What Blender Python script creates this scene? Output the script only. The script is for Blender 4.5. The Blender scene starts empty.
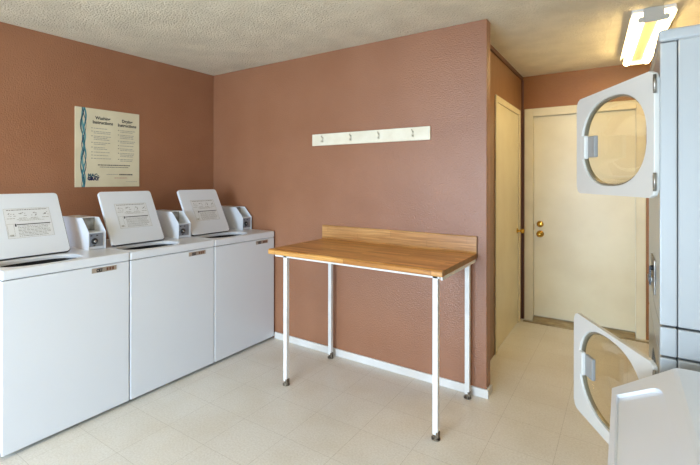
import bpy, bmesh, math, random
from mathutils import Vector, Matrix
random.seed(4)
S = bpy.context.scene
col = S.collection
PI = math.pi

# ------------------------------------------------------------------ materials
def lin(c):
    return tuple(((v/255)/12.92 if v/255 <= .04045 else ((v/255+.055)/1.055)**2.4) for v in c) + (1,)

def base_mat(name, rgb, rough=.5, metal=0, spec=.5, coat=0):
    m = bpy.data.materials.new(name); m.use_nodes = True
    nt = m.node_tree; b = nt.nodes['Principled BSDF']
    b.inputs['Base Color'].default_value = lin(rgb)
    b.inputs['Roughness'].default_value = rough
    b.inputs['Metallic'].default_value = metal
    b.inputs['Specular IOR Level'].default_value = spec
    b.inputs['Coat Weight'].default_value = coat
    return m

def N(nt, t, **kw):
    n = nt.nodes.new(t)
    for k, v in kw.items():
        if k in n.inputs: n.inputs[k].default_value = v
        else: setattr(n, k, v)
    return n

def mottle(m, rgb1, rgb2, scale=6, detail=4, lo=.35, hi=.65, stretch=None):
    """colour wanders between two paints following noise in object space"""
    nt = m.node_tree; L = nt.links; b = nt.nodes['Principled BSDF']
    tc = N(nt, 'ShaderNodeTexCoord'); no = N(nt, 'ShaderNodeTexNoise', Scale=scale, Detail=detail)
    if stretch:
        mp = N(nt, 'ShaderNodeMapping'); mp.inputs['Scale'].default_value = stretch
        L.new(tc.outputs['Object'], mp.inputs['Vector']); L.new(mp.outputs['Vector'], no.inputs['Vector'])
    else: L.new(tc.outputs['Object'], no.inputs['Vector'])
    cr = N(nt, 'ShaderNodeValToRGB'); e = cr.color_ramp.elements
    e[0].position = lo; e[0].color = lin(rgb1); e[1].position = hi; e[1].color = lin(rgb2)
    L.new(no.outputs['Fac'], cr.inputs['Fac']); L.new(cr.outputs['Color'], b.inputs['Base Color'])
    return m

def bump(m, scale, strength, dist=.002, kind='noise', detail=3):
    nt = m.node_tree; L = nt.links; b = nt.nodes['Principled BSDF']
    tc = N(nt, 'ShaderNodeTexCoord')
    if kind == 'noise': t = N(nt, 'ShaderNodeTexNoise', Scale=scale, Detail=detail); out = t.outputs['Fac']
    else: t = N(nt, 'ShaderNodeTexVoronoi', Scale=scale); out = t.outputs['Distance']
    L.new(tc.outputs['Object'], t.inputs['Vector'])
    bp = N(nt, 'ShaderNodeBump', Strength=strength, Distance=dist)
    L.new(out, bp.inputs['Height']); L.new(bp.outputs['Normal'], b.inputs['Normal'])
    return m

M = {}
M['wall'] = bump(mottle(base_mat('terracotta wall paint', (154,104,74), .36, spec=.6), (150,100,70), (158,108,78), 2.5), 105, .8, .004, detail=2)
M['wall_hall'] = bump(mottle(base_mat('brown wall paint', (152,100,50), .42, spec=.4), (148,96,46), (156,104,54), 2), 60, .5, .004)
M['wall_cream'] = bump(base_mat('cream bounce wall paint', (226,220,206), .6), 60, .25, .002)  # cream assumed for the unseen walls so they bounce more neutral light
M['panelling'] = mottle(base_mat('brown wood panelling', (138,102,70), .4), (128,92,62), (146,109,76), 8, stretch=(20,20,.6))
M['brown_trim'] = base_mat('brown trim paint', (96,60,44), .45)
M['ceiling'] = bump(mottle(base_mat('popcorn ceiling', (234,224,200), .95, spec=.1), (228,218,194), (240,230,206), 5), 85, 1.0, .014, detail=3)
M['skirt'] = mottle(base_mat('white skirting paint', (222,218,212), .4), (216,210,202), (226,223,218), 5)
M['door'] = mottle(base_mat('cream door paint', (226,216,184), .38), (222,211,178), (230,221,190), 3)
M['frame_paint'] = mottle(base_mat('cream casing paint', (224,213,180), .4), (218,207,174), (228,218,186), 4)
M['enamel'] = base_mat('white enamel', (222,226,233), .28, coat=.2)
M['enamel_grey'] = base_mat('pale grey enamel', (164,167,168), .3, coat=.2)
M['door_plastic'] = base_mat('white dryer door plastic', (212,210,204), .35)
M['white_metal'] = mottle(base_mat('white painted steel', (232,230,226), .35), (226,223,218), (236,234,230), 9)
M['dark_gap'] = base_mat('gap shade black', (28,28,30), .6)  # near-black colour stands in for the shade under the machines
M['rubber'] = base_mat('black rubber', (24,24,26), .5)
M['tub'] = base_mat('dark tub plastic', (30,32,38), .35)
M['chrome'] = base_mat('chrome', (190,190,192), .2, 1)
M['steel'] = mottle(base_mat('brushed steel', (150,146,140), .4, .9), (120,116,110), (170,166,158), 30)
M['rust'] = mottle(base_mat('tarnished caster metal', (90,72,54), .5, .6), (60,44,32), (150,138,120), 60)
M['brass'] = base_mat('polished brass', (206,164,74), .22, 1)
M['key_black'] = base_mat('black plastic', (22,22,24), .4)
M['badge'] = base_mat('badge plate', (168,156,144), .35, .3)
M['badge_brown'] = base_mat('badge brown ink', (112,74,54), .5)
M['ink'] = base_mat('black ink', (46,46,50), .6)
M['ink_grey'] = base_mat('grey ink', (150,146,136), .7)
M['ink_soft'] = base_mat('soft grey ink', (110,106,98), .7)
M['logo_blue'] = base_mat('navy ink', (28,36,78), .6)
M['logo_teal'] = base_mat('teal ink', (60,128,142), .6)
M['ink_teal'] = base_mat('dark teal ink', (34,84,100), .6)
M['ink_teal_pale'] = base_mat('pale teal ink', (110,158,160), .6)
M['ink_red'] = base_mat('red ink', (180,96,90), .6)
M['poster'] = mottle(base_mat('cream poster sheet', (220,210,180), .4), (216,206,176), (223,214,185), 6)
M['sticker'] = base_mat('printed label film', (220,221,223), .35)
M['rackwood'] = mottle(base_mat('cream painted board', (236,226,202), .45), (230,219,194), (239,230,208), 12)
M['hook'] = base_mat('hook metal', (206,198,178), .4, .2)
M['threshold'] = mottle(base_mat('worn metal threshold', (150,138,112), .5, .4), (140,122,92), (186,172,140), 30, lo=.3, hi=.7, stretch=(.3,1,1))

# stripy oak laminate
def wood(name, a, b_, c):
    m = base_mat(name, a, .35, coat=.1); nt = m.node_tree; L = nt.links; b = nt.nodes['Principled BSDF']
    tc = N(nt, 'ShaderNodeTexCoord')
    br = N(nt, 'ShaderNodeTexBrick', Scale=1.0); br.offset = .5
    br.inputs['Brick Width'].default_value = .55; br.inputs['Row Height'].default_value = .042
    br.inputs['Mortar Size'].default_value = .0008; br.inputs['Bias'].default_value = 0
    br.inputs['Color1'].default_value = lin(a); br.inputs['Color2'].default_value = lin(b_); br.inputs['Mortar'].default_value = lin(c)
    mp = N(nt, 'ShaderNodeMapping'); mp.inputs['Rotation'].default_value = (0, 0, 0)
    sep = N(nt, 'ShaderNodeSeparateXYZ'); add = N(nt, 'ShaderNodeMath', operation='ADD'); cmb = N(nt, 'ShaderNodeCombineXYZ')
    L.new(tc.outputs['Object'], sep.inputs[0]); L.new(sep.outputs['X'], cmb.inputs['X'])
    L.new(sep.outputs['Y'], add.inputs[0]); L.new(sep.outputs['Z'], add.inputs[1]); L.new(add.outputs[0], cmb.inputs['Y'])
    L.new(cmb.outputs[0], br.inputs['Vector'])
    m2 = N(nt, 'ShaderNodeMapping'); m2.inputs['Scale'].default_value = (2.2, 46, 46)
    L.new(tc.outputs['Object'], m2.inputs['Vector'])
    no = N(nt, 'ShaderNodeTexNoise', Scale=1.6, Detail=6, Roughness=.65); L.new(m2.outputs[0], no.inputs['Vector'])
    cr = N(nt, 'ShaderNodeValToRGB'); cr.color_ramp.elements[0].position = .36; cr.color_ramp.elements[0].color = (.62,.5,.4,1)
    cr.color_ramp.elements[1].position = .62; cr.color_ramp.elements[1].color = (1.08,1.06,1.0,1)
    L.new(no.outputs['Fac'], cr.inputs['Fac'])
    mx = N(nt, 'ShaderNodeMix', data_type='RGBA', blend_type='MULTIPLY'); mx.inputs[0].default_value = .8
    L.new(br.outputs['Color'], mx.inputs[6]); L.new(cr.outputs['Color'], mx.inputs[7])
    L.new(mx.outputs[2], b.inputs['Base Color'])
    return m
M['oak'] = wood('oak strip laminate', (228,172,98), (184,124,54), (150,98,44))
M['oak_back'] = wood('oak backsplash laminate', (212,164,104), (194,138,78), (160,108,56))
M['oak_end'] = mottle(base_mat('dark laminate end', (140,98,38), .4), (124,84,30), (158,112,48), 20)

# vinyl tiles
def tile():
    m = base_mat('vinyl floor tile', (210,204,190), .3, spec=.4); nt = m.node_tree; L = nt.links; b = nt.nodes['Principled BSDF']
    tc = N(nt, 'ShaderNodeTexCoord'); mp = N(nt, 'ShaderNodeMapping')
    mp.inputs['Location'].default_value = (-2.742+.3048*20, 1.39+.3048*20, 0)
    L.new(tc.outputs['Object'], mp.inputs['Vector'])
    br = N(nt, 'ShaderNodeTexBrick', Scale=1.0); br.offset = 0; br.squash = 1
    br.inputs['Brick Width'].default_value = .3048; br.inputs['Row Height'].default_value = .3048
    br.inputs['Mortar Size'].default_value = .0011; br.inputs['Mortar Smooth'].default_value = .3
    br.inputs['Color1'].default_value = lin((232,229,221)); br.inputs['Color2'].default_value = lin((230,226,217))
    br.inputs['Mortar'].default_value = lin((198,192,180))
    L.new(mp.outputs[0], br.inputs['Vector'])
    no = N(nt, 'ShaderNodeTexNoise', Scale=95, Detail=5, Roughness=.7); L.new(tc.outputs['Object'], no.inputs['Vector'])
    cr = N(nt, 'ShaderNodeValToRGB'); cr.color_ramp.elements[0].position = .34; cr.color_ramp.elements[0].color = (.88,.86,.83,1)
    cr.color_ramp.elements[1].position = .6; cr.color_ramp.elements[1].color = (1.03,1.03,1.03,1)
    L.new(no.outputs['Fac'], cr.inputs['Fac'])
    n2 = N(nt, 'ShaderNodeTexNoise', Scale=3.2, Detail=3); L.new(tc.outputs['Object'], n2.inputs['Vector'])
    c2 = N(nt, 'ShaderNodeValToRGB'); c2.color_ramp.elements[0].position = .3; c2.color_ramp.elements[0].color = (.93,.91,.87,1)
    c2.color_ramp.elements[1].position = .6; c2.color_ramp.elements[1].color = (1,1,1,1)
    L.new(n2.outputs['Fac'], c2.inputs['Fac'])
    mx = N(nt, 'ShaderNodeMix', data_type='RGBA', blend_type='MULTIPLY'); mx.inputs[0].default_value = 1
    my = N(nt, 'ShaderNodeMix', data_type='RGBA', blend_type='MULTIPLY'); my.inputs[0].default_value = 1
    L.new(br.outputs['Color'], mx.inputs[6]); L.new(cr.outputs['Color'], mx.inputs[7])
    L.new(mx.outputs[2], my.inputs[6]); L.new(c2.outputs['Color'], my.inputs[7]); L.new(my.outputs[2], b.inputs['Base Color'])
    r = N(nt, 'ShaderNodeMapRange'); r.inputs['To Min'].default_value = .24; r.inputs['To Max'].default_value = .42
    L.new(n2.outputs['Fac'], r.inputs['Value']); L.new(r.outputs[0], b.inputs['Roughness'])
    return m
M['tile'] = tile()

def glass(name, rgb, tint=1.0):
    m = bpy.data.materials.new(name); m.use_nodes = True; nt = m.node_tree; nt.nodes.clear(); L = nt.links
    o = N(nt, 'ShaderNodeOutputMaterial'); t = N(nt, 'ShaderNodeBsdfTransparent'); t.inputs['Color'].default_value = rgb
    g = N(nt, 'ShaderNodeBsdfGlossy', Roughness=.04); lw = N(nt, 'ShaderNodeLayerWeight', Blend=.5); pw = N(nt, 'ShaderNodeMath', operation='POWER'); pw.inputs[1].default_value = 3.5; L.new(lw.outputs['Facing'], pw.inputs[0]); fr = N(nt, 'ShaderNodeMath', operation='MULTIPLY_ADD'); fr.inputs[1].default_value = .7; fr.inputs[2].default_value = .04; L.new(pw.outputs[0], fr.inputs[0])
    mx = N(nt, 'ShaderNodeMixShader'); L.new(fr.outputs[0], mx.inputs[0]); L.new(t.outputs[0], mx.inputs[1]); L.new(g.outputs[0], mx.inputs[2])
    L.new(mx.outputs[0], o.inputs['Surface'])
    return m
M['glass'] = glass('clear door glass', (.88,.83,.70,1))
M['pane'] = glass('window glass', (.98,.98,.98,1))

def emit(name, rgb, s):
    m = bpy.data.materials.new(name); m.use_nodes = True; nt = m.node_tree; b = nt.nodes['Principled BSDF']
    b.inputs['Base Color'].default_value = (.8,.8,.8,1); b.inputs['Emission Color'].default_value = rgb; b.inputs['Emission Strength'].default_value = s
    return m
M['coin_grey'] = base_mat('grey coin plate', (140,146,158), .35, .3)
M['ring_metal'] = base_mat('dull ring metal', (150,142,122), .35, .4)
M['latch_grey'] = base_mat('grey latch plastic', (150,150,148), .4)
M['lamp_plate'] = base_mat('pale grey lamp plate', (186,182,172), .5)
M['lamp_housing'] = base_mat('darkened tan lamp enamel', (150,134,110), .5)  # colour darkened to tan, since paler enamel clips beside the tubes
M['tube'] = emit('fluorescent tube', (1,.74,.34,1), 12.5)

# ------------------------------------------------------------------ mesh helpers
class MB:
    def __init__(s): s.bm = bmesh.new(); s.mats = []
    def _mi(s, m):
        if m is None: return 0
        if m not in s.mats: s.mats.append(m)
        return s.mats.index(m)
    def _merge(s, b2, mi, smooth=False):
        vm = {}
        for v in b2.verts: vm[v] = s.bm.verts.new(v.co)
        for f in b2.faces:
            try:
                nf = s.bm.faces.new([vm[v] for v in f.verts]); nf.material_index = mi; nf.smooth = smooth
            except ValueError: pass
        b2.free()
    def box(s, a, b, bev=0, seg=2, m=None, rot=None, pivot=None):
        b2 = bmesh.new(); bmesh.ops.create_cube(b2, size=1)
        for v in b2.verts:
            v.co = Vector([(a[i]+b[i])/2 + v.co[i]*(b[i]-a[i]) for i in range(3)])
        if bev: bmesh.ops.bevel(b2, geom=b2.edges[:], offset=bev, segments=seg, affect='EDGES', profile=.5)
        if rot is not None:
            pv = Vector(pivot or (0,0,0))
            for v in b2.verts: v.co = pv + rot @ (v.co - pv)
        s._merge(b2, s._mi(m)); return s
    def cyl(s, p, q, r, r2=None, n=20, m=None, cap=True):
        p, q = Vector(p), Vector(q); d = q-p; r2 = r if r2 is None else r2
        rot = d.to_track_quat('Z', 'Y').to_matrix()
        b2 = bmesh.new(); A = []; B = []
        for i in range(n):
            t = 2*PI*i/n; c = Vector((math.cos(t), math.sin(t), 0))
            A.append(b2.verts.new(p+rot@(c*r))); B.append(b2.verts.new(q+rot@(c*r2)))
        for i in range(n):
            f = b2.faces.new([A[i], A[(i+1)%n], B[(i+1)%n], B[i]]); f.smooth = True
        if cap: b2.faces.new(A[::-1]); b2.faces.new(B)
        mi = s._mi(m); vm = {}
        for v in b2.verts: vm[v] = s.bm.verts.new(v.co)
        for f in b2.faces:
            nf = s.bm.faces.new([vm[v] for v in f.verts]); nf.material_index = mi; nf.smooth = len(f.verts) == 4 and n > 4
        b2.free(); return s
    def lathe(s, prof, o, axis, n=28, m=None):
        """prof: list of (r, h) along axis"""
        o = Vector(o); rot = Vector(axis).to_track_quat('Z', 'Y').to_matrix(); mi = s._mi(m); rings = []
        for r, h in prof:
            rings.append([s.bm.verts.new(o+rot@Vector((r*math.cos(2*PI*i/n), r*math.sin(2*PI*i/n), h))) for i in range(n)] if r > 1e-6 else [s.bm.verts.new(o+rot@Vector((0,0,h)))])
        for A, B in zip(rings, rings[1:]):
            for i in range(n):
                a = [A[i%len(A)], A[(i+1)%len(A)], B[(i+1)%len(B)], B[i%len(B)]]
                u = []
                for v in a:
                    if v not in u: u.append(v)
                if len(u) > 2:
                    f = s.bm.faces.new(u); f.material_index = mi; f.smooth = True
        return s
    def prism(s, pts, ext, bev=0, m=None, seg=2):
        """closed 3D outline extruded by vector"""
        b2 = bmesh.new(); e = Vector(ext)
        A = [b2.verts.new(Vector(p)) for p in pts]; B = [b2.verts.new(Vector(p)+e) for p in pts]; n = len(pts)
        b2.faces.new(A); b2.faces.new(B[::-1])
        for i in range(n): b2.faces.new([A[(i+1)%n], A[i], B[i], B[(i+1)%n]])
        bmesh.ops.recalc_face_normals(b2, faces=b2.faces[:])
        if bev: bmesh.ops.bevel(b2, geom=b2.edges[:], offset=bev, segments=seg, affect='EDGES', profile=.5)
        s._merge(b2, s._mi(m)); return s
    def ring_plate(s, outer, inner, ext, m=None):
        """plate with a hole: outer and inner loops with equal counts"""
        e = Vector(ext); mi = s._mi(m); n = len(outer)
        oa = [s.bm.verts.new(Vector(p)) for p in outer]; ia = [s.bm.verts.new(Vector(p)) for p in inner]
        ob = [s.bm.verts.new(Vector(p)+e) for p in outer]; ib = [s.bm.verts.new(Vector(p)+e) for p in inner]
        for i in range(n):
            j = (i+1) % n
            for q in ([oa[i],oa[j],ia[j],ia[i]], [ob[j],ob[i],ib[i],ib[j]], [oa[j],oa[i],ob[i],ob[j]], [ia[i],ia[j],ib[j],ib[i]]):
                f = s.bm.faces.new(q); f.material_index = mi
        return s
    def build(s, name, mat, parent=None, bevel=0):
        bmesh.ops.recalc_face_normals(s.bm, faces=s.bm.faces[:])
        me = bpy.data.meshes.new(name)
        s.bm.to_mesh(me); s.bm.free()
        mats = [mat if x is None else x for x in s.mats] or [mat]
        for x in mats: me.materials.append(x)
        o = bpy.data.objects.new(name, me); col.objects.link(o)
        if parent is not None: o.parent = parent
        if bevel:
            md = o.modifiers.new('bevel', 'BEVEL'); md.width = bevel; md.segments = 2; md.limit_method = 'ANGLE'; md.angle_limit = .6
        return o
    # first material slot must be the default one
def mb(): 
    x = MB(); x.mats = [None]; return x

def tag(o, label=None, cat=None, group=None, kind=None):
    if label: o['label'] = label
    if cat: o['category'] = cat
    if group: o['group'] = group
    if kind: o['kind'] = kind
    return o
def empty(name, loc=(0,0,0), rz=0):
    o = bpy.data.objects.new(name, None); col.objects.link(o); o.location = loc; o.rotation_euler = (0,0,rz); o.empty_display_size = .1
    return o
def kids(o): return [c for c in bpy.data.objects if c.parent == o]
def copy_tree(o, parent=None):
    c = o.copy(); col.objects.link(c)
    if parent is not None: c.parent = parent
    for ch in kids(o): copy_tree(ch, c)
    return c
def struct(o, label=None, cat=None): return tag(o, label, cat, kind='structure')

def rrect(cx, cy, hx, hy, r, k=8):
    """rounded rectangle outline, 4k points, counter-clockwise from the right"""
    P = []
    for qx, qy, a0 in ((1,1,0), (-1,1,PI/2), (-1,-1,PI), (1,-1,3*PI/2)):
        for i in range(k):
            a = a0 + PI/2*i/(k-1)
            P.append((cx+qx*(hx-r)+r*math.cos(a), cy+qy*(hy-r)+r*math.sin(a)))
    return P
def superell(cx, cy, hx, hy, e, n):
    P = []
    for i in range(n):
        a = 2*PI*(i+.5)/n
        c, s_ = math.cos(a), math.sin(a)
        P.append((cx+hx*math.copysign(abs(c)**(2/e), c), cy+hy*math.copysign(abs(s_)**(2/e), s_)))
    return P

# ------------------------------------------------------------------ room
H = 2.444; WX = 2.6146; T = .0946; XH = 2.489; LY = 1.872; XR = 4.2; YR = -6.0
struct(mb().box((-.12,YR-.12,-.1),(XR+.12,LY+.12,0)).build('floor', M['tile']), 'pale speckled vinyl tile floor in one foot squares', 'floor')
struct(mb().box((-.12,YR-.12,H),(XR+.12,LY+.12,H+.1)).build('ceiling', M['ceiling']), 'rough textured cream ceiling', 'ceiling')
struct(mb().box((-.12,YR-.12,0),(0,T,H)).build('wall_left', M['wall']), 'terracotta wall behind the row of washers', 'wall')
struct(mb().box((0,0,0),(WX,T,H),bev=.004).build('wall_back', M['wall']), 'textured terracotta partition wall behind the work table', 'wall')
struct(mb().box((XR,YR,0),(XR+.12,LY,H)).build('wall_right', M['wall_cream']), 'unseen wall behind the dryers, made cream to bounce light', 'wall')
# hall left wall with closet doorway
CD0, CD1, CDT = .80, 1.712, 2.045
w = mb(); x0 = XH-.10
w.box((x0,T,0),(XH,CD0,H)); w.box((x0,CD1,0),(XH,LY,H)); w.box((x0,CD0,CDT),(XH,CD1,H))
struct(w.build('wall_hall_left', M['panelling']), 'brown panelled wall around the narrow closet door', 'wall')
# far wall with doorway
DX0, DX1, DT = 2.600, 3.415, 2.032
w = mb()
w.box((x0,LY,0),(DX0-.02,LY+.12,H)); w.box((DX1+.02,LY,0),(XR,LY+.12,H)); w.box((DX0-.02,LY,DT+.02),(DX1+.02,LY+.12,H))
struct(w.build('wall_far', M['wall_hall']), 'brown wall above and around the far cream door', 'wall')
# rear wall out of view, with a glazed opening assumed for the daylight
RW0, RW1, RZ0, RZ1 = 1.0, 3.4, .03, 2.08
w = mb()
w.box((0,YR-.12,0),(RW0,YR,H)); w.box((RW1,YR-.12,0),(XR,YR,H)); w.box((RW0,YR-.12,0),(RW1,YR,RZ0)); w.box((RW0,YR-.12,RZ1),(RW1,YR,H))
struct(w.build('wall_rear', M['wall_cream']), 'unseen wall behind the camera around the assumed patio door, made cream to bounce light', 'wall')
w = mb()
for a, b in (((RW0,RZ0),(RW0+.05,RZ1)), ((RW1-.05,RZ0),(RW1,RZ1)), ((RW0,RZ0),(RW1,RZ0+.05)), ((RW0,RZ1-.05),(RW1,RZ1)), (((RW0+RW1)/2-.02,RZ0),((RW0+RW1)/2+.02,RZ1))):
    w.box((a[0],YR-.09,a[1]),(b[0],YR-.03,b[1]))
win = struct(w.build('window_1', M['white_metal']), 'unseen wide white framed glass patio door, assumed behind the camera to let in daylight', 'window')
mb().box((RW0+.04,YR-.065,RZ0+.04),(RW1-.04,YR-.06,RZ1-.04)).build('pane', M['pane'], win)

# baseboards
bb = .056
w = mb()
w.box((.822,-.013,0),(WX+.013,0,bb),bev=.002); w.box((WX,0,0),(WX+.013,T,bb),bev=.002)
struct(w.build('baseboard_back', M['skirt']), 'low white skirting along the partition wall under the table', 'baseboard')
struct(mb().box((0,YR,0),(.013,-2.2,bb)).build('baseboard_left', M['skirt']), 'white skirting on the left wall before the washers', 'baseboard')
# trims: crown strip, corner strips
struct(mb().box((XH,T,H-.035),(XH+.015,LY,H),bev=.003).build('trim_1', M['brown_trim']), 'thin brown crown strip over the closet door', 'trim')
struct(mb().box((XH,LY-.012,0),(XH+.02,LY,H-.035),bev=.003).build('trim_2', M['brown_trim']), 'dark brown strip in the corner between closet and far door', 'trim')

# closet door with thin casing
w = mb(); c0, c1, ct = CD0-.045, CD1+.045, CDT+.045
w.box((XH,c0,0),(XH+.012,CD0+.006,ct),bev=.003); w.box((XH,CD1-.006,0),(XH+.012,c1,ct),bev=.003); w.box((XH,CD0+.006,CDT-.006),(XH+.012,CD1-.006,ct),bev=.003)
struct(w.build('trim_3', M['frame_paint']), 'narrow cream casing around the closet door', 'trim')
d = mb().box((XH-.034,CD0+.005,.012),(XH+.001,CD1-.008,CDT-.006),bev=.002).build('door_1', M['door'])
struct(d, 'flat cream closet door on the left side of the hall', 'door')
def knob(parent, o, ax, r=.026, rose=.032):
    o = Vector(o); a = Vector(ax)
    k = mb().lathe([(0,0),(rose,0),(rose,.004),(rose*.8,.008),(.011,.012),(.010,.028),(r*.7,.034),(r,.044),(r*.98,.056),(r*.7,.066),(0,.069)], o, a).build('door_knob', M['brass'], parent)
    return k
knob(d, (XH,CD1-.07,.91), (1,0,0), .022, .026)
for z in (.25, 1.90):
    h = mb(); h.cyl((XH+.006,CD0+.004,z-.045),(XH+.006,CD0+.004,z+.045),.006,n=10)
    h.box((XH,CD0+.004,z-.04),(XH+.003,CD0+.03,z+.04)); h.build('hinge', M['brass'], d)

# far door
w = mb(); o0, o1, ot = DX0-.082, DX1+.074, 2.115
for a, b in (((o0,0),(DX0-.004,ot)), ((DX1+.004,0),(o1,ot)), ((DX0-.004,DT+.004),(DX1+.004,ot))):
    w.box((a[0],LY-.018,a[1]),(b[0],LY,b[1]),bev=.004)
# jamb, stop
w.box((DX0-.02,LY,0),(DX0-.002,LY+.12,DT+.02)); w.box((DX1+.002,LY,0),(DX1+.02,LY+.12,DT+.02)); w.box((DX0-.02,LY,DT+.002),(DX1+.02,LY+.12,DT+.02))
struct(w.build('trim_4', M['frame_paint']), 'wide cream casing around the far door', 'trim')
d = mb().box((DX0,LY+.012,.05),(DX1,LY+.052,DT),bev=.002).build('door_2', M['door'])
struct(d, 'flat cream door with brass knob and deadbolt at the end of the hall', 'door')
knob(d, (2.657,LY+.012,.868), (0,-1,0), .028, .034)
k = mb().lathe([(0,0),(.031,0),(.031,.006),(.026,.014),(.02,.017),(0,.018)], (2.657,LY+.012,.965), (0,-1,0))
k.box((2.653,LY-.014,.95),(2.661,LY-.004,.98),bev=.002); k.build('deadbolt', M['brass'], d)
mb().box((DX0-.0005,LY+.008,.905),(DX0+.004,LY+.012,.965)).build('latch_plate', M['brass'], d)
w = mb(); w.prism([(DX0,LY-.06,0),(DX0,LY-.05,.014),(DX0,LY+.01,.04),(DX0,LY+.06,.044),(DX0,LY+.10,.04),(DX0,LY+.10,0)], (DX1-DX0,0,0), m=M['threshold'])
struct(w.build('trim_5', M['threshold']), 'worn metal threshold under the far door', 'trim')
# mat of worn strip in front of threshold
tag(mb().box((o0,LY-.10,0),(o1+.03,LY-.062,.006),bev=.002).build('floor_strip', M['threshold']), 'scuffed flat metal strip on the floor before the far door', 'floor strip')

# ------------------------------------------------------------------ ceiling lamp
def lamp(loc, label):
    t = empty('ceiling_light', loc); tag(t, label, 'light')
    L = .58
    mb().prism([(-.104,-L,0),(-.112,-L,-.040),(-.109,-L,-.040),(-.098,-L,-.018),(-.02,-L,-.022),(.02,-L,-.022),(.098,-L,-.018),(.109,-L,-.040),(.112,-L,-.040),(.104,-L,0)], (0,2*L,0)).build('reflector_pan', M['white_metal'], t)  # turned-down side lips added to keep tube light off the ceiling
    mb().prism([(-.038,-L+.01,-.02),(-.032,-L+.01,-.05),(.032,-L+.01,-.05),(.038,-L+.01,-.02)], (0,2*L-.02,0)).build('ballast_cover', M['lamp_housing'], t)
    for s in (-1, 1):
        mb().box((-.05,s*L-.004,-.086),(.05,s*L+.004,0),bev=.003).build('end_plate', M['lamp_plate'], t)
        mb().cyl((s*.066,-L+.012,-.066),(s*.066,L-.012,-.066),.024,n=20).build('tube', M['tube'], t)
        for q in (-1, 1):
            mb().cyl((s*.060,q*(L-.012),-.066),(s*.060,q*(L+.006),-.066),.017,n=20).build('lamp_holder', M['lamp_plate'], t)
    return t
l1 = lamp((3.445,.97,H), 'two tube fluorescent ceiling light above the hall')
l1.rotation_euler = (0,0,.053)
l2 = lamp((1.9,-3.0,H), 'added two tube fluorescent ceiling light, unseen behind the camera, for warm room light')  # second fixture added out of view to warm and brighten the room

# ------------------------------------------------------------------ washers
def text_mesh(s, size, name, mat, parent, M4, ext=0, bold=0):
    cu = bpy.data.curves.new(name, 'FONT'); cu.body = s; cu.size = size; cu.align_x = 'CENTER'; cu.align_y = 'CENTER'; cu.offset = bold; cu.extrude = ext; cu.resolution_u = 2
    tmp = bpy.data.objects.new('tmp', cu); col.objects.link(tmp)
    dg = bpy.context.evaluated_depsgraph_get(); me = bpy.data.meshes.new_from_object(tmp.evaluated_get(dg))
    bpy.data.objects.remove(tmp); bpy.data.curves.remove(cu)
    me.transform(M4); me.materials.clear(); me.materials.append(mat); me.name = name
    o = bpy.data.objects.new(name, me); col.objects.link(o)
    if parent is not None: o.parent = parent
    return o

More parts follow.
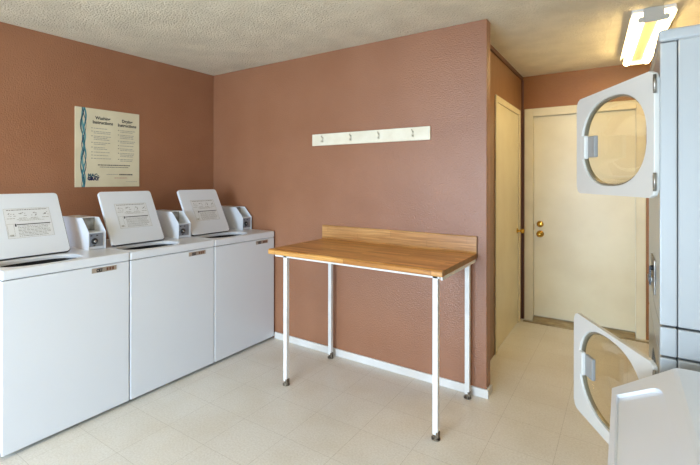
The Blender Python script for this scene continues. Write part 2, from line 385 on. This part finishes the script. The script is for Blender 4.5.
DK = .95; SEAM = .8975; PW = .6864; FX = .8211; BX = .12
def make_washer():
    """origin on the floor at the washer's left front; x from the wall, y along the row 0..PW"""
    t = empty('washing_machine', (0,0,0))
    g = .002; y0, y1 = g, PW-g
    b = mb()
    X0_, X1_, Y0_, Y1_ = BX+.01, FX-.014, y0+.006, y1-.006
    b.prism([(X0_,Y0_,.028),(X1_,Y0_,.028),(X1_,Y1_,.028),(X0_,Y1_,.028)], (0,0,.012))
    b.ring_plate([(X0_,Y0_,.03),(X1_,Y0_,.03),(X1_,Y1_,.03),(X0_,Y1_,.03)], [(X0_+.004,Y0_+.004,.03),(X1_-.004,Y0_+.004,.03),(X1_-.004,Y1_-.004,.03),(X0_+.004,Y1_-.004,.03)], (0,0,SEAM-.034))
    b.build('body', M['enamel'], t)
    b = mb(); b.box((FX-.016,y0+.001,.02),(FX,y1-.001,SEAM-.003),bev=.006,seg=3); b.build('front_panel', M['enamel'], t)
    # base plinth coloured as toe gap shade, and feet
    b = mb(); b.box((BX+.03,y0+.02,.012),(FX-.045,y1-.02,.03)); b.build('base', M['dark_gap'], t)
    for fx in (BX+.07, FX-.06):
        for fy in (y0+.05, y1-.05):
            mb().cyl((fx,fy,0),(fx,fy,.03),.018,n=12).build('foot', M['rubber'], t)
    # top deck with tub opening
    n = 48
    ox, oy, hx, hy = .655, .245, .118, .215
    inner = [(p[0], p[1], DK) for p in superell(ox, oy, hx, hy, 2.6, n)]
    # outer loop matched by angle
    outer = []
    cx, cy = ox, oy; X0, X1, Y0, Y1 = BX, FX+.003, y0, y1
    for i in range(n):
        a = 2*PI*(i+.5)/n; c, s_ = math.cos(a), math.sin(a)
        k = min(((X1-cx)/c if c > 0 else (X0-cx)/c) if abs(c) > 1e-6 else 9, ((Y1-cy)/s_ if s_ > 0 else (Y0-cy)/s_) if abs(s_) > 1e-6 else 9)
        outer.append([cx+c*k, cy+s_*k, DK])
    # snap nearest loop points to the corners
    for X, Y in ((X0,Y0),(X0,Y1),(X1,Y0),(X1,Y1)):
        j = min(range(n), key=lambda i: (outer[i][0]-X)**2+(outer[i][1]-Y)**2); outer[j][0] = X; outer[j][1] = Y
    d = mb(); d.ring_plate([(p[0],p[1],SEAM) for p in outer], [(p[0],p[1],SEAM) for p in inner], (0,0,DK-SEAM))
    dk = d.build('top_deck', M['enamel'], t, bevel=.009)
    for p in dk.data.polygons: p.use_smooth = False
    # tub rim and basket
    tubm = mb(); lo = superell(ox, oy, hx-.004, hy-.004, 2.4, n); rim = superell(ox, oy, hx+.0, hy+.0, 2.6, n)
    A = [tubm.bm.verts.new((p[0],p[1],SEAM+.03)) for p in rim]; B = [tubm.bm.verts.new((p[0],p[1],SEAM-.02)) for p in lo]
    C_ = [tubm.bm.verts.new((ox-.05+(p[0]-ox)*1.05,oy+.05+(p[1]-oy)*1.0,.34)) for p in lo]
    # keep the basket inside the cabinet
    for i in range(n):
        j = (i+1) % n
        for q in ((A[i],A[j],B[j],B[i]), (B[i],B[j],C_[j],C_[i])):
            f = tubm.bm.faces.new(q); f.smooth = True
    tubm.bm.faces.new(C_); 
    # the body is solid only on the outside: the tub hangs within it
    tubm.build('tub', M['tub'], t)
    # body must be open under the tub
    # lid, leaning back
    xb, zb, xt, zt = .515, DK+.006, .325, 1.314
    L = math.hypot(xt-xb, zt-zb); up = Vector((xt-xb,0,zt-zb)).normalized(); nrm = Vector((up.z,0,-up.x))
    O = Vector((xb, 0, zb)); yl0, yl1 = .026, .432
    def LP(y, h, dn=0): return O + up*h + Vector((0,y,0)) + nrm*dn
    pts = rrect((yl0+yl1)/2, L/2, (yl1-yl0)/2, L/2, .022, 6)
    lid = mb(); lid.prism([LP(a, h, -.011) for a, h in pts], nrm*.022)
    lo_ = lid.build('lid', M['enamel'], t, bevel=.003)
    # gasket bead round the lid's inner face
    outer_ = [LP(a,h,.0112) for a,h in rrect((yl0+yl1)/2, L/2, (yl1-yl0)/2-.0005, L/2-.0005, .022, 6)]
    inner_ = [LP(a,h,.0112) for a,h in rrect((yl0+yl1)/2, L/2, (yl1-yl0)/2-.004, L/2-.004, .02, 6)]
    # dark bead on the right and bottom edges only
    e = mb(); e.ring_plate([LP(a,h,-.006) for a,h in rrect((yl0+yl1)/2+.003, L/2-.003, (yl1-yl0)/2, L/2, .022, 6)],
                           [LP(a,h,-.006) for a,h in rrect((yl0+yl1)/2, L/2, (yl1-yl0)/2-.012, L/2-.012, .02, 6)], nrm*.0125)
    e.build('lid_gasket', M['rubber'], lo_)
    # hinge arm
    for yy in (yl0+.03, yl1-.03): mb().box((xb-.028,yy-.012,DK-.001),(xb-.004,yy+.012,DK+.018),bev=.002).build('lid_hinge', M['steel'], t)
    # printed label on the inner face of the lid
    ly0, ly1, lh0, lh1 = .115, .362, .115, .305
    st = mb(); st.prism([LP(a,h,.0112) for a,h in ((ly0,lh0),(ly1,lh0),(ly1,lh1),(ly0,lh1))], nrm*.0004)
    stk = st.build('instruction_label', M['sticker'], t)
    r = random.Random(7); ink = mb()
    def bar(a0,h0,a1,h1,m=None): ink.prism([LP(a0,h0,.0117),LP(a1,h0,.0117),LP(a1,h1,.0117),LP(a0,h1,.0117)], nrm*.0004, m=m)
    def line(h, a0, a1, th=.0022, m=None):
        a = a0
        while a < a1:
            wd = r.uniform(.006,.02); bar(a, h, min(a+wd,a1), h+th, m); a += wd+.003
    G = M['ink_grey']; I = M['ink_soft']
    line(lh1-.012, ly0+.015, ly1-.015, .004, I)
    for k in range(4):
        cxx = ly0+.03+k*.062
        for q in range(7):
            aa = r.uniform(-.018,.018); hh = r.uniform(-.012,.012)
            bar(cxx+aa, lh1-.04+hh, cxx+aa+r.uniform(.004,.012), lh1-.04+hh+.0025, I if q<5 else M['ink'])
        line(lh1-.066, cxx-.018, cxx+.022, .003, G)
    line(lh1-.074, ly0+.06, ly1-.06, .0022, G); line(lh1-.082, ly0+.07, ly1-.04, .0022, G)
    bar(ly0+.055, .197, ly1-.01, .2025, M['ink']); bar(ly0+.045, .188, ly0+.053, .206, M['ink'])
    bar(ly0+.005,.125,ly0+.006,.205,G); bar(ly0+.038,.125,ly0+.039,.205,G); bar(ly0+.005,.205,ly0+.039,.206,G)
    for k in range(8): line(.188-k*.009, ly0+.058, ly1-.012-r.uniform(0,.03), .0025, I if k%2 else G)
    for q in range(8): bar(ly0+.012+q*.0026, .127, ly0+.0135+q*.0026, .139, G)
    bar(ly0, lh1-.001, ly1, lh1, G); bar(ly0, lh0, ly1, lh0+.001, G); bar(ly0,lh0,ly0+.001,lh1,G); bar(ly1-.001,lh0,ly1,lh1,G)
    ink.build('printing', M['ink'], stk)
    # coin box
    c0, c1 = .567, .680; zc = 1.152
    prof = [(.185,DK),(.185,zc),(.462,zc),(.548,1.064),(.548,DK)]
    cb = mb()
    cb.prism([(x,c0,z) for x,z in prof], (0,.0035,0)); cb.prism([(x,c1-.0035,z) for x,z in prof], (0,.0035,0))
    cb.box((.186,c0+.003,zc-.003),(.40,c1-.003,zc-.0005)); cb.box((.186,c0+.003,DK),(.19,c1-.003,zc))
    cb.box((.40,c0+.003,1.06),(.403,c1-.003,zc-.001)); cb.box((.40,c0+.003,1.057),(.546,c1-.003,1.061)); cb.box((.19,c0+.003,DK),(.535,c1-.003,DK+.012))
    cb.box((.541,c0+.003,DK+.005),(.5435,c1-.003,1.06), m=None)
    box = cb.build('coin_box', M['enamel'], t)
    st = mb(); st.box((.404,c0+.004,1.062),(.408,c1-.004,zc-.006)); st.build('coin_slot_plate', M['steel'], box)
    pl = mb(); pl.box((.5435,c0+.006,DK+.02),(.549,c1-.02,1.055),bev=.001); pl.build('coin_plate', M['coin_grey'], box)
    kk = mb(); kk.lathe([(0,0),(.02,0),(.02,.006),(.014,.012),(0,.012)], (.549,c0+.036,1.005), (1,0,0), n=20); kk.build('coin_lock', M['key_black'], box)
    kk = mb(); kk.lathe([(.0,0),(.009,0),(.009,.003),(0,.003)], (.561,c0+.036,1.005), (1,0,0), n=14); kk.build('lock_core', M['chrome'], box)
    for yy, zz in ((.01,1.045),(.048,1.045),(.030,.98)): mb().box((.549,c0+yy,zz-.006),(.551,c0+yy+.012,zz)).build('coin_slot', M['key_black'], box)
    mb().box((.409,c0+.028,1.068),(.416,c0+.038,1.105)).build('push_lever', M['key_black'], box)
    # badge on the front
    bd = mb(); bd.box((FX,.448,.857),(FX+.003,.598,.885),bev=.001); badge = bd.build('badge', M['badge'], t)
    for yy in (.484, .500): mb().lathe([(.0045,0),(.0095,0),(.0095,.001),(.0045,.001),(.0045,0)], (FX+.003,yy,.870), (1,0,0), n=16).build('emblem_ring', M['ink'], badge)
    mb().box((FX+.003,.476,.8765),(FX+.0038,.512,.8795)).build('emblem_bar', M['ink'], badge)
    mb().box((FX+.003,.478,.860),(FX+.0038,.509,.8625)).build('emblem_bar', M['ink'], badge)
    for k in range(3): mb().box((FX+.003,.535+k*.017,.862),(FX+.0038,.547+k*.017,.880)).build('badge_digit', M['badge_brown'], badge)
    return t
W0 = make_washer()
base_y = -.0137
labels = ['white top loading washer with raised lid, cut off by the left edge', 'white top loading washer with raised lid, middle of the row of three', 'white top loading washer with raised lid, beside the terracotta partition wall']
for i in range(3):
    o = W0 if i == 0 else copy_tree(W0)
    o.location = (0, base_y-(3-i)*PW, 0)
    for c in kids(o):
        if c.name.split('.')[0] in ('lid','lid_hinge','instruction_label'): c.location.y += (.036, -.024, -.05)[i]; c.location.x += (.0, .025, .02)[i]
    tag(o, labels[i], 'washer', 'top loading washers along the left wall')

# ------------------------------------------------------------------ poster on the left wall (text runs along +y seen from the room)
py0, py1, pz0, pz1 = -1.337, -.813, 1.347, 1.953
sheet = mb().box((-.002,py0,pz0),(.006,py1,pz1)).build('instruction_poster', M['poster'])
tag(sheet, 'cream washing and drying instructions poster with teal wave border on terracotta wall', 'poster')
def onwall(y, z, x=.0065): return Matrix(((0,0,1,x),(1,0,0,y),(0,1,0,z),(0,0,0,1)))
text_mesh('Washing\nInstructions', .034, 'washing_heading', M['ink'], sheet, onwall(-1.125,1.866), bold=.0012)
text_mesh('Drying\nInstructions', .034, 'drying_heading', M['ink'], sheet, onwall(-.922,1.862), bold=.0012)
r = random.Random(3)
for nm, a, b in (('washing_text',-1.215,-1.06), ('drying_text',-1.0,-.852)):
    t = mb(); z = 1.80
    while z > 1.56:
        t.box((.006,a,z),(.0066,a+.008,z+.006), m=M['ink_soft'])
        for k in range(r.choice((1,2,3))):
            y = a+.018; e = b-r.uniform(0,.05)
            while y < e:
                w_ = r.uniform(.008,.026); t.box((.006,y,z),(.0066,min(y+w_,b),z+.0045)); y += w_+.004
            z -= .0125
        z -= .012
    t.build(nm, M['ink_grey'], sheet)
for z, a, b, m, th in ((1.515,-1.165,-.895,M['ink'],.007),(1.500,-1.15,-.91,M['ink_soft'],.005),(1.443,-1.095,-1.0,M['ink_grey'],.004),(1.440,-.99,-.875,M['ink'],.009),(1.415,-1.03,-.92,M['ink_red'],.004),(1.385,-.93,-.835,M['ink_grey'],.003)):
    y = a; t = mb()
    while y < b:
        w_ = r.uniform(.008,.02); t.box((.006,y,z),(.0066,min(y+w_,b),z+th)); y += w_+.003
    t.build('notice_text', m, sheet)
text_mesh('MAC-', .034, 'logo', M['ink_teal'], sheet, onwall(-1.20,1.436), bold=.002)
text_mesh('GRAY', .034, 'logo', M['logo_blue'], sheet, onwall(-1.20,1.41), bold=.003)
# wavy ribbons of the border
wv = mb()
for ph, amp, wd, m, c, xx in ((0,.012,.016,M['ink_teal_pale'],-1.276,.0061),(1.2,.014,.010,M['ink_teal'],-1.282,.0063),(2.9,.013,.010,M['logo_teal'],-1.270,.0065),(4.3,.016,.005,M['logo_blue'],-1.272,.0067)):
    n = 40; mi = wv._mi(m); prev = None
    for k in range(n+1):
        z = pz0+(pz1-pz0)*k/n; a = 2*PI*k/n*2.0+ph; y = c+amp*math.sin(a); hw = wd*(.45+.55*abs(math.cos(a*.7+ph)))/1.6
        cur = [wv.bm.verts.new((xx,y-hw,z)), wv.bm.verts.new((xx,y+hw,z))]
        if prev: f = wv.bm.faces.new([prev[0],prev[1],cur[1],cur[0]]); f.material_index = mi
        prev = cur
wv.build('wave_border', M['ink_teal'], sheet)

# ------------------------------------------------------------------ hook rail on back wall
rk = empty('hook_rail', (1.741,0,1.73)); tag(rk, 'long cream painted hook board on the terracotta wall above the table', 'hook rail')
mb().box((-.5035,-.019,-.047),(.5035,0,.047),bev=.002).build('board', M['rackwood'], rk)
for hx in (1.343,1.609,1.851,2.12):
    x = hx-1.741; h = mb()
    h.box((x-.007,-.023,-.022),(x+.007,-.019,.02),bev=.0015)
    h.cyl((x,-.023,.012),(x,-.038,.02),.0035,n=8); h.cyl((x,-.038,.02),(x,-.043,.03),.0035,.0045,n=8)
    h.cyl((x,-.023,-.014),(x,-.036,-.018),.0035,n=8); h.cyl((x,-.036,-.018),(x,-.040,-.008),.0035,.0045,n=8)
    h.build('hook', M['hook'], rk)

# ------------------------------------------------------------------ table
tb = empty('work_table', (1.946,-.336,0)); tag(tb, 'tall narrow table with oak laminate top and thin white steel legs', 'table')
def tl(x, y, z): return (x-1.946, y+.336, z)
X0, X1, YF, ZT = 1.337, 2.557, -.672, .926
prof = [(0,ZT-.0),(-.022+YF+.022+.01,ZT)]  # placeholder, rebuilt below
pr = [(-.002,ZT-.032),(-.002,ZT),(YF+.02,ZT),(YF+.012,ZT+.0015),(YF+.005,ZT-.001),(YF,ZT-.008),(YF,ZT-.029),(YF+.004,ZT-.034),(YF+.03,ZT-.034),(YF+.03,ZT-.032)]
w = mb(); w.prism([tl(X0,y,z) for y,z in pr], (X1-X0,0,0)); top = w.build('table_top', M['oak'], tb)
mb().box(tl(X1,YF+.003,ZT-.027),tl(X1+.002,-.002,ZT-.001)).build('end_cap', M['oak_end'], top)
w = mb(); bp_ = [(-.001,ZT),(-.001,1.037),(-.016,1.037),(-.021,1.032),(-.021,ZT+.012),(-.03,ZT+.0005)]
w.prism([tl(X0+.004,y,z) for y,z in bp_], (X1-X0-.006,0,0)); bs = w.build('backsplash', M['oak_back'], tb)
mb().box(tl(X1-.002,-.022,ZT),tl(X1+.001,-.001,1.037)).build('end_cap', M['oak_end'], bs)
# steel frame
lx = (1.456, 2.515); ly = (-.619, -.0706); s = .0145
w = mb()
for y in ly: w.box(tl(X0+.03,y-s,ZT-.052),tl(lx[1]+s,y+s,ZT-.033))
for x in lx: w.box(tl(x-s,ly[0],ZT-.056),tl(x+s,ly[1],ZT-.034))
w.box(tl(X1-.012,YF+.012,ZT-.052),tl(X1-.002,-.03,ZT-.0345))
w.build('frame', M['white_metal'], tb)
for x in lx:
    for y in ly:
        if x > 2 and y < -.3: x -= .010
        elif x > 2: x = lx[1]
        lg = mb().box(tl(x-s,y-s,.028),tl(x+s,y+s,ZT-.04),bev=.002).build('leg', M['white_metal'], tb)
        f = mb(); c = tl(x,y,0)
        f.cyl(c,(c[0],c[1],.008),.024,n=14); f.cyl((c[0],c[1],.008),(c[0],c[1],.018),.022,.012,n=14); f.cyl((c[0],c[1],.016),(c[0],c[1],.034),.008,n=10)
        f.box((c[0]+.004,c[1]-.016,.012),(c[0]+.0185,c[1]+.014,.045),bev=.002)
        f.build('foot', M['rust'], lg)

# ------------------------------------------------------------------ stacked dryer
NX, NY = 3.418, -1.24     # near front corner
SD = .686; DD = .72; ZTOP = 1.857
dr = empty('stacked_dryer', (NX,NY,0)); tag(dr, 'tall pale stacked dryer with both round windowed doors open at the right edge', 'dryer')
def dl(x, y, z): return (x-NX, y-NY, z)
def shell(name, z0, z1, m=M['enamel_grey']):
    b = mb(); b.box((.042,0,z0),(DD,SD,z1),bev=.004); o = b.build(name, m, dr)
    return o
# front opening for each drum: front frame plate with a hole
def front(name, z0, z1, hole):
    n = 32
    inn = [(.0, y, z) for y, z in superell(*hole, 3, n)]
    cy, cz = hole[0], hole[1]; out = []
    for i in range(n):
        a = 2*PI*(i+.5)/n; c, s_ = math.cos(a), math.sin(a)
        k = min((SD-cy)/c if c > 0 else (0-cy)/c, (z1-cz)/s_ if s_ > 0 else (z0-cz)/s_)
        out.append([.0, cy+c*k, cz+s_*k])
    for Y, Z in ((0,z0),(0,z1),(SD,z0),(SD,z1)):
        j = min(range(n), key=lambda i: (out[i][1]-Y)**2+(out[i][2]-Z)**2); out[j][1] = Y; out[j][2] = Z
    b = mb(); b.ring_plate(out, inn, (.04,0,0)); o = b.build(name, M['enamel_grey'], dr, bevel=.004)
    # drum mouth, a shallow dark steel well inside
    d = mb(); A = [d.bm.verts.new((.002,p[1],p[2])) for p in inn]; B = [d.bm.verts.new((.0415,p[1],p[2])) for p in inn]
    for i in range(n): d.bm.faces.new([A[i],A[(i+1)%n],B[(i+1)%n],B[i]])
    d.bm.faces.new(B); d.build('drum', M['steel'], dr)
    return o
ZS1, ZS2 = .968, .878
shell('upper_cabinet', ZS1+.003, ZTOP-.036); shell('lower_cabinet', .02, ZS2-.003)
shell('middle_panel', ZS2+.003, ZS1-.003)
mb().box((.0,0,ZS2+.002),(.04,SD,ZS1-.002),bev=.004).build('control_panel', M['enamel_grey'], dr)
mb().box((.006,.006,.03),(DD-.01,SD-.006,ZTOP-.04)).build('inner_gap', M['dark_gap'], dr) if False else None
mb().box((-.004,-.004,ZTOP-.038),(DD,SD,ZTOP),bev=.010,seg=3).build('top_cap', M['enamel_grey'], dr)
front('upper_front', ZS1+.003, ZTOP-.040, (.27,1.545,.19,.15)); front('lower_front', .03, ZS2-.004, (.27,.645,.19,.15))
mb().box((.02,.02,.0),(DD-.02,SD-.02,.022)).build('base', M['dark_gap'], dr)
# coin slides on the front (-x side)
zc = 1.07
c = mb(); c.box((-.004,.22,zc-.06),(0,.40,zc+.06),bev=.0015); cs = c.build('coin_slide', M['steel'], dr)
mb().box((-.016,.30,zc-.03),(-.004,.37,zc-.012),bev=.002).build('slide_handle', M['steel'], cs)
mb().cyl((-.004,.25,zc+.03),(-.012,.25,zc+.03),.009,n=12).build('lock', M['key_black'], cs)
mb().box((-.016,.2485,zc-.03),(-.010,.2515,zc+.036)).build('key', M['key_black'], cs)
# doors
A_ = Vector((NX-.006, NY)); F_ = Vector((3.174, -.765)); dv = (F_-A_).normalized(); rzd = math.atan2(dv.y, dv.x)
def dryer_door(z0, z1, hole, dang=0):
    """local: x along the door from the hinge, outward is +y once mirrored, z up"""
    h = empty('door', (A_.x-NX, A_.y-NY, 0), rzd+dang); h.parent = dr
    n = 48; W_ = .538; r_ = .028
    cx, cz, hx, hz = hole
    inn = [(p[0], 0, p[1]) for p in superell(cx, cz, hx, hz, 2.35, n)]
    out = []
    rr = rrect(W_/2+.004, (z0+z1)/2, W_/2-.004, (z1-z0)/2, r_, 40)
    # match outline points to the angles of the hole loop
    for p in inn:
        a = math.atan2(p[2]-cz, p[0]-cx); best = min(rr, key=lambda q: abs(math.remainder(math.atan2(q[1]-cz,q[0]-cx)-a, 2*PI)))
        out.append((best[0], 0, best[1]))
    for qx in (0,1):
        for qz in (0,1):
            C0 = (W_ if qx else .008, z1 if qz else z0)
            k = r_*.293
            tgt = (C0[0]+(-k if qx else k), C0[1]+(-k if qz else k))
            j = min(range(n), key=lambda i: (out[i][0]-tgt[0])**2+(out[i][2]-tgt[1])**2); out[j] = (tgt[0],0,tgt[1])
    # outline runs from the exact rounded rectangle so it keeps its corners
    b = mb(); b.ring_plate([(p[0],-.004,p[2]) for p in out], [(p[0],-.004,p[2]) for p in inn], (0,.016,0))
    pan = b.build('door_panel', M['door_plastic'], h, bevel=.004)
    # recessed chrome/white ring
    i2 = superell(cx, cz, hx-.006, hz-.006, 2.35, n)
    b = mb(); b.ring_plate([(p[0],.004,p[2]) for p in inn], [(p[0],.004,p[1]) for p in i2], (0,.014,0)); b.build('window_ring', M['ring_metal'], h)
    # glass bowl bulging to the inside (+y)
    g = mb(); rings = []
    for k in range(9):
        t = k/8; sc = math.cos(t*PI/2*.72) if k < 8 else 0.0
        sc = [1,.985,.95,.90,.84,.76,.6,.35,0][k]; dep = [.012,.022,.034,.044,.052,.058,.062,.064,.065][k]
        if sc > 0: rings.append([g.bm.verts.new((cx+(p[0]-cx)*sc, dep, cz+(p[1]-cz)*sc)) for p in i2])
        else: rings.append([g.bm.verts.new((cx,dep,cz))])
    for P, Q in zip(rings, rings[1:]):
        for i in range(n):
            j = (i+1) % n
            f = g.bm.faces.new([P[i],P[j],Q[j],Q[i]] if len(Q) > 1 else [P[i],P[j],Q[0]]); f.smooth = True
    g.build('door_glass', M['glass'], h)
    # finger grip on the left rim
    b = mb(); b.box((.462,-.006,cz-.055),(.492,.012,cz+.04),bev=.005); b.build('grip', M['door_plastic'], h)
    b = mb(); b.box((.405,.006,cz-.05),(.462,.02,cz+.035),bev=.003); b.build('latch_plate', M['latch_grey'], h)
    for zz in (z1-.045, z0+.05):
        b = mb(); b.cyl((0.002,-.006,zz-.028),(.002,-.006,zz+.028),.0045,n=12); b.box((.002,-.006,zz-.02),(.012,-.003,zz+.02)); b.build('hinge', M['steel'], h)
    for c in kids(h):
        c.data.transform(Matrix.Scale(-1, 4, (0,1,0))); c.data.flip_normals()
    return h
dryer_door(1.350, 1.742, (.270,1.546,.222,.162)); dryer_door(.448, .848, (.272,.662,.218,.168), .02)

# ------------------------------------------------------------------ front right washer with sloped top
fw = empty('front_loading_washer', (3.30,-1.345,0)); tag(fw, 'white washer with sloped top panel in the bottom right corner, before the dryer', 'washer')
fy0, fy1 = -.686, 0
b = mb(); b.prism([(.004,fy0,.03),(.004,fy0,.776),(.012,fy0,.786),(.134,fy0,.866),(.152,fy0,.872),(.80,fy0,.872),(.80,fy0,.03)], (0,fy1-fy0,0))
b.build('cabinet', M['enamel'], fw)
b = mb(); b.prism([(.138,fy0,.868),(.1412,fy0,.8828),(.150,fy0,.8865),(.165,fy0,.888),(.80,fy0,.888),(.80,fy0,.868)], (0,fy1-fy0,0)); b.build('top_panel', M['enamel'], fw)
up = Vector((.122,0,.082)).normalized(); nr = Vector((-up.z,0,up.x)); O = Vector((.012,0,.7855))
def SP(a, h, dn): return O+up*h+Vector((0,a,0))+nr*dn
inner = [(-.062,.008),(-.078,.06),(-.088,.095),(-.095,.108),(-.108,.118),(-.13,.124),(-.17,.127),(-.30,.132),(-.45,.138),(-.58,.143),(-.66,.143),(-.675,.13),(-.675,.06),(-.675,.02),(-.66,.008),(-.3,.008)]
outer = [(-.001,-.006),(-.001,.05),(-.001,.10),(-.001,.162),(-.03,.162),(-.08,.162),(-.17,.162),(-.30,.162),(-.45,.162),(-.58,.162),(fy0+.001,.162),(fy0+.001,.12),(fy0+.001,.06),(fy0+.001,.02),(fy0+.001,-.006),(-.3,-.006)]
b = mb(); b.ring_plate([SP(a,h,-.004) for a,h in outer], [SP(a,h,-.004) for a,h in inner], nr*.013); b.build('panel_border', M['enamel'], fw, bevel=.0035)
b = mb(); b.lathe([(.155,0),(.185,.0),(.19,.012),(.175,.022),(.15,.022)], (.004,-.343,.43), (-1,0,0), n=40)
dd = b.build('door', M['chrome'], fw)
b = mb(); b.lathe([(.152,.012),(.14,.03),(.09,.045),(0,.05)], (.004,-.343,.43), (-1,0,0), n=40); b.build('door_glass', M['tub'], dd)
mb().box((.03,fy0+.02,0),(.78,fy1-.02,.032)).build('base', M['dark_gap'], fw)

# ------------------------------------------------------------------ lights
def area(name, loc, rot, sx, sy, power, colr, spread=PI):
    l = bpy.data.lights.new(name, 'AREA'); l.shape = 'RECTANGLE'; l.size = sx; l.size_y = sy; l.energy = power; l.color = colr; l.spread = spread
    o = bpy.data.objects.new(name, l); col.objects.link(o); o.location = loc; o.rotation_euler = rot; return o
area('daylight', ((RW0+RW1)/2, YR-.30, (RZ0+RZ1)/2), (PI/2-.42,0,0), RW1-RW0, RZ1-RZ0, 165, (.60,.79,1.0), 2.4)
w = bpy.data.worlds.new('World'); S.world = w; w.use_nodes = True
bg = w.node_tree.nodes['Background']; bg.inputs['Color'].default_value = (.75,.87,1,1); bg.inputs['Strength'].default_value = 1.2

# ------------------------------------------------------------------ camera
f = 429.4
cam = bpy.data.cameras.new('camera'); cam.sensor_width = 36; cam.lens = f/700*36; cam.shift_x = (350-314.03)/700; cam.shift_y = (179.44-232.5)/700
cam.clip_start = .02
co = bpy.data.objects.new('camera', cam); col.objects.link(co); co.location = (3.330,-2.8939,1.4066); co.rotation_euler = (PI/2,-.0009,.6248)
S.camera = co
S.view_settings.view_transform = 'Standard'; S.view_settings.look = 'None'; S.view_settings.exposure = .74; S.view_settings.gamma = 1
S.view_settings.use_curve_mapping = False
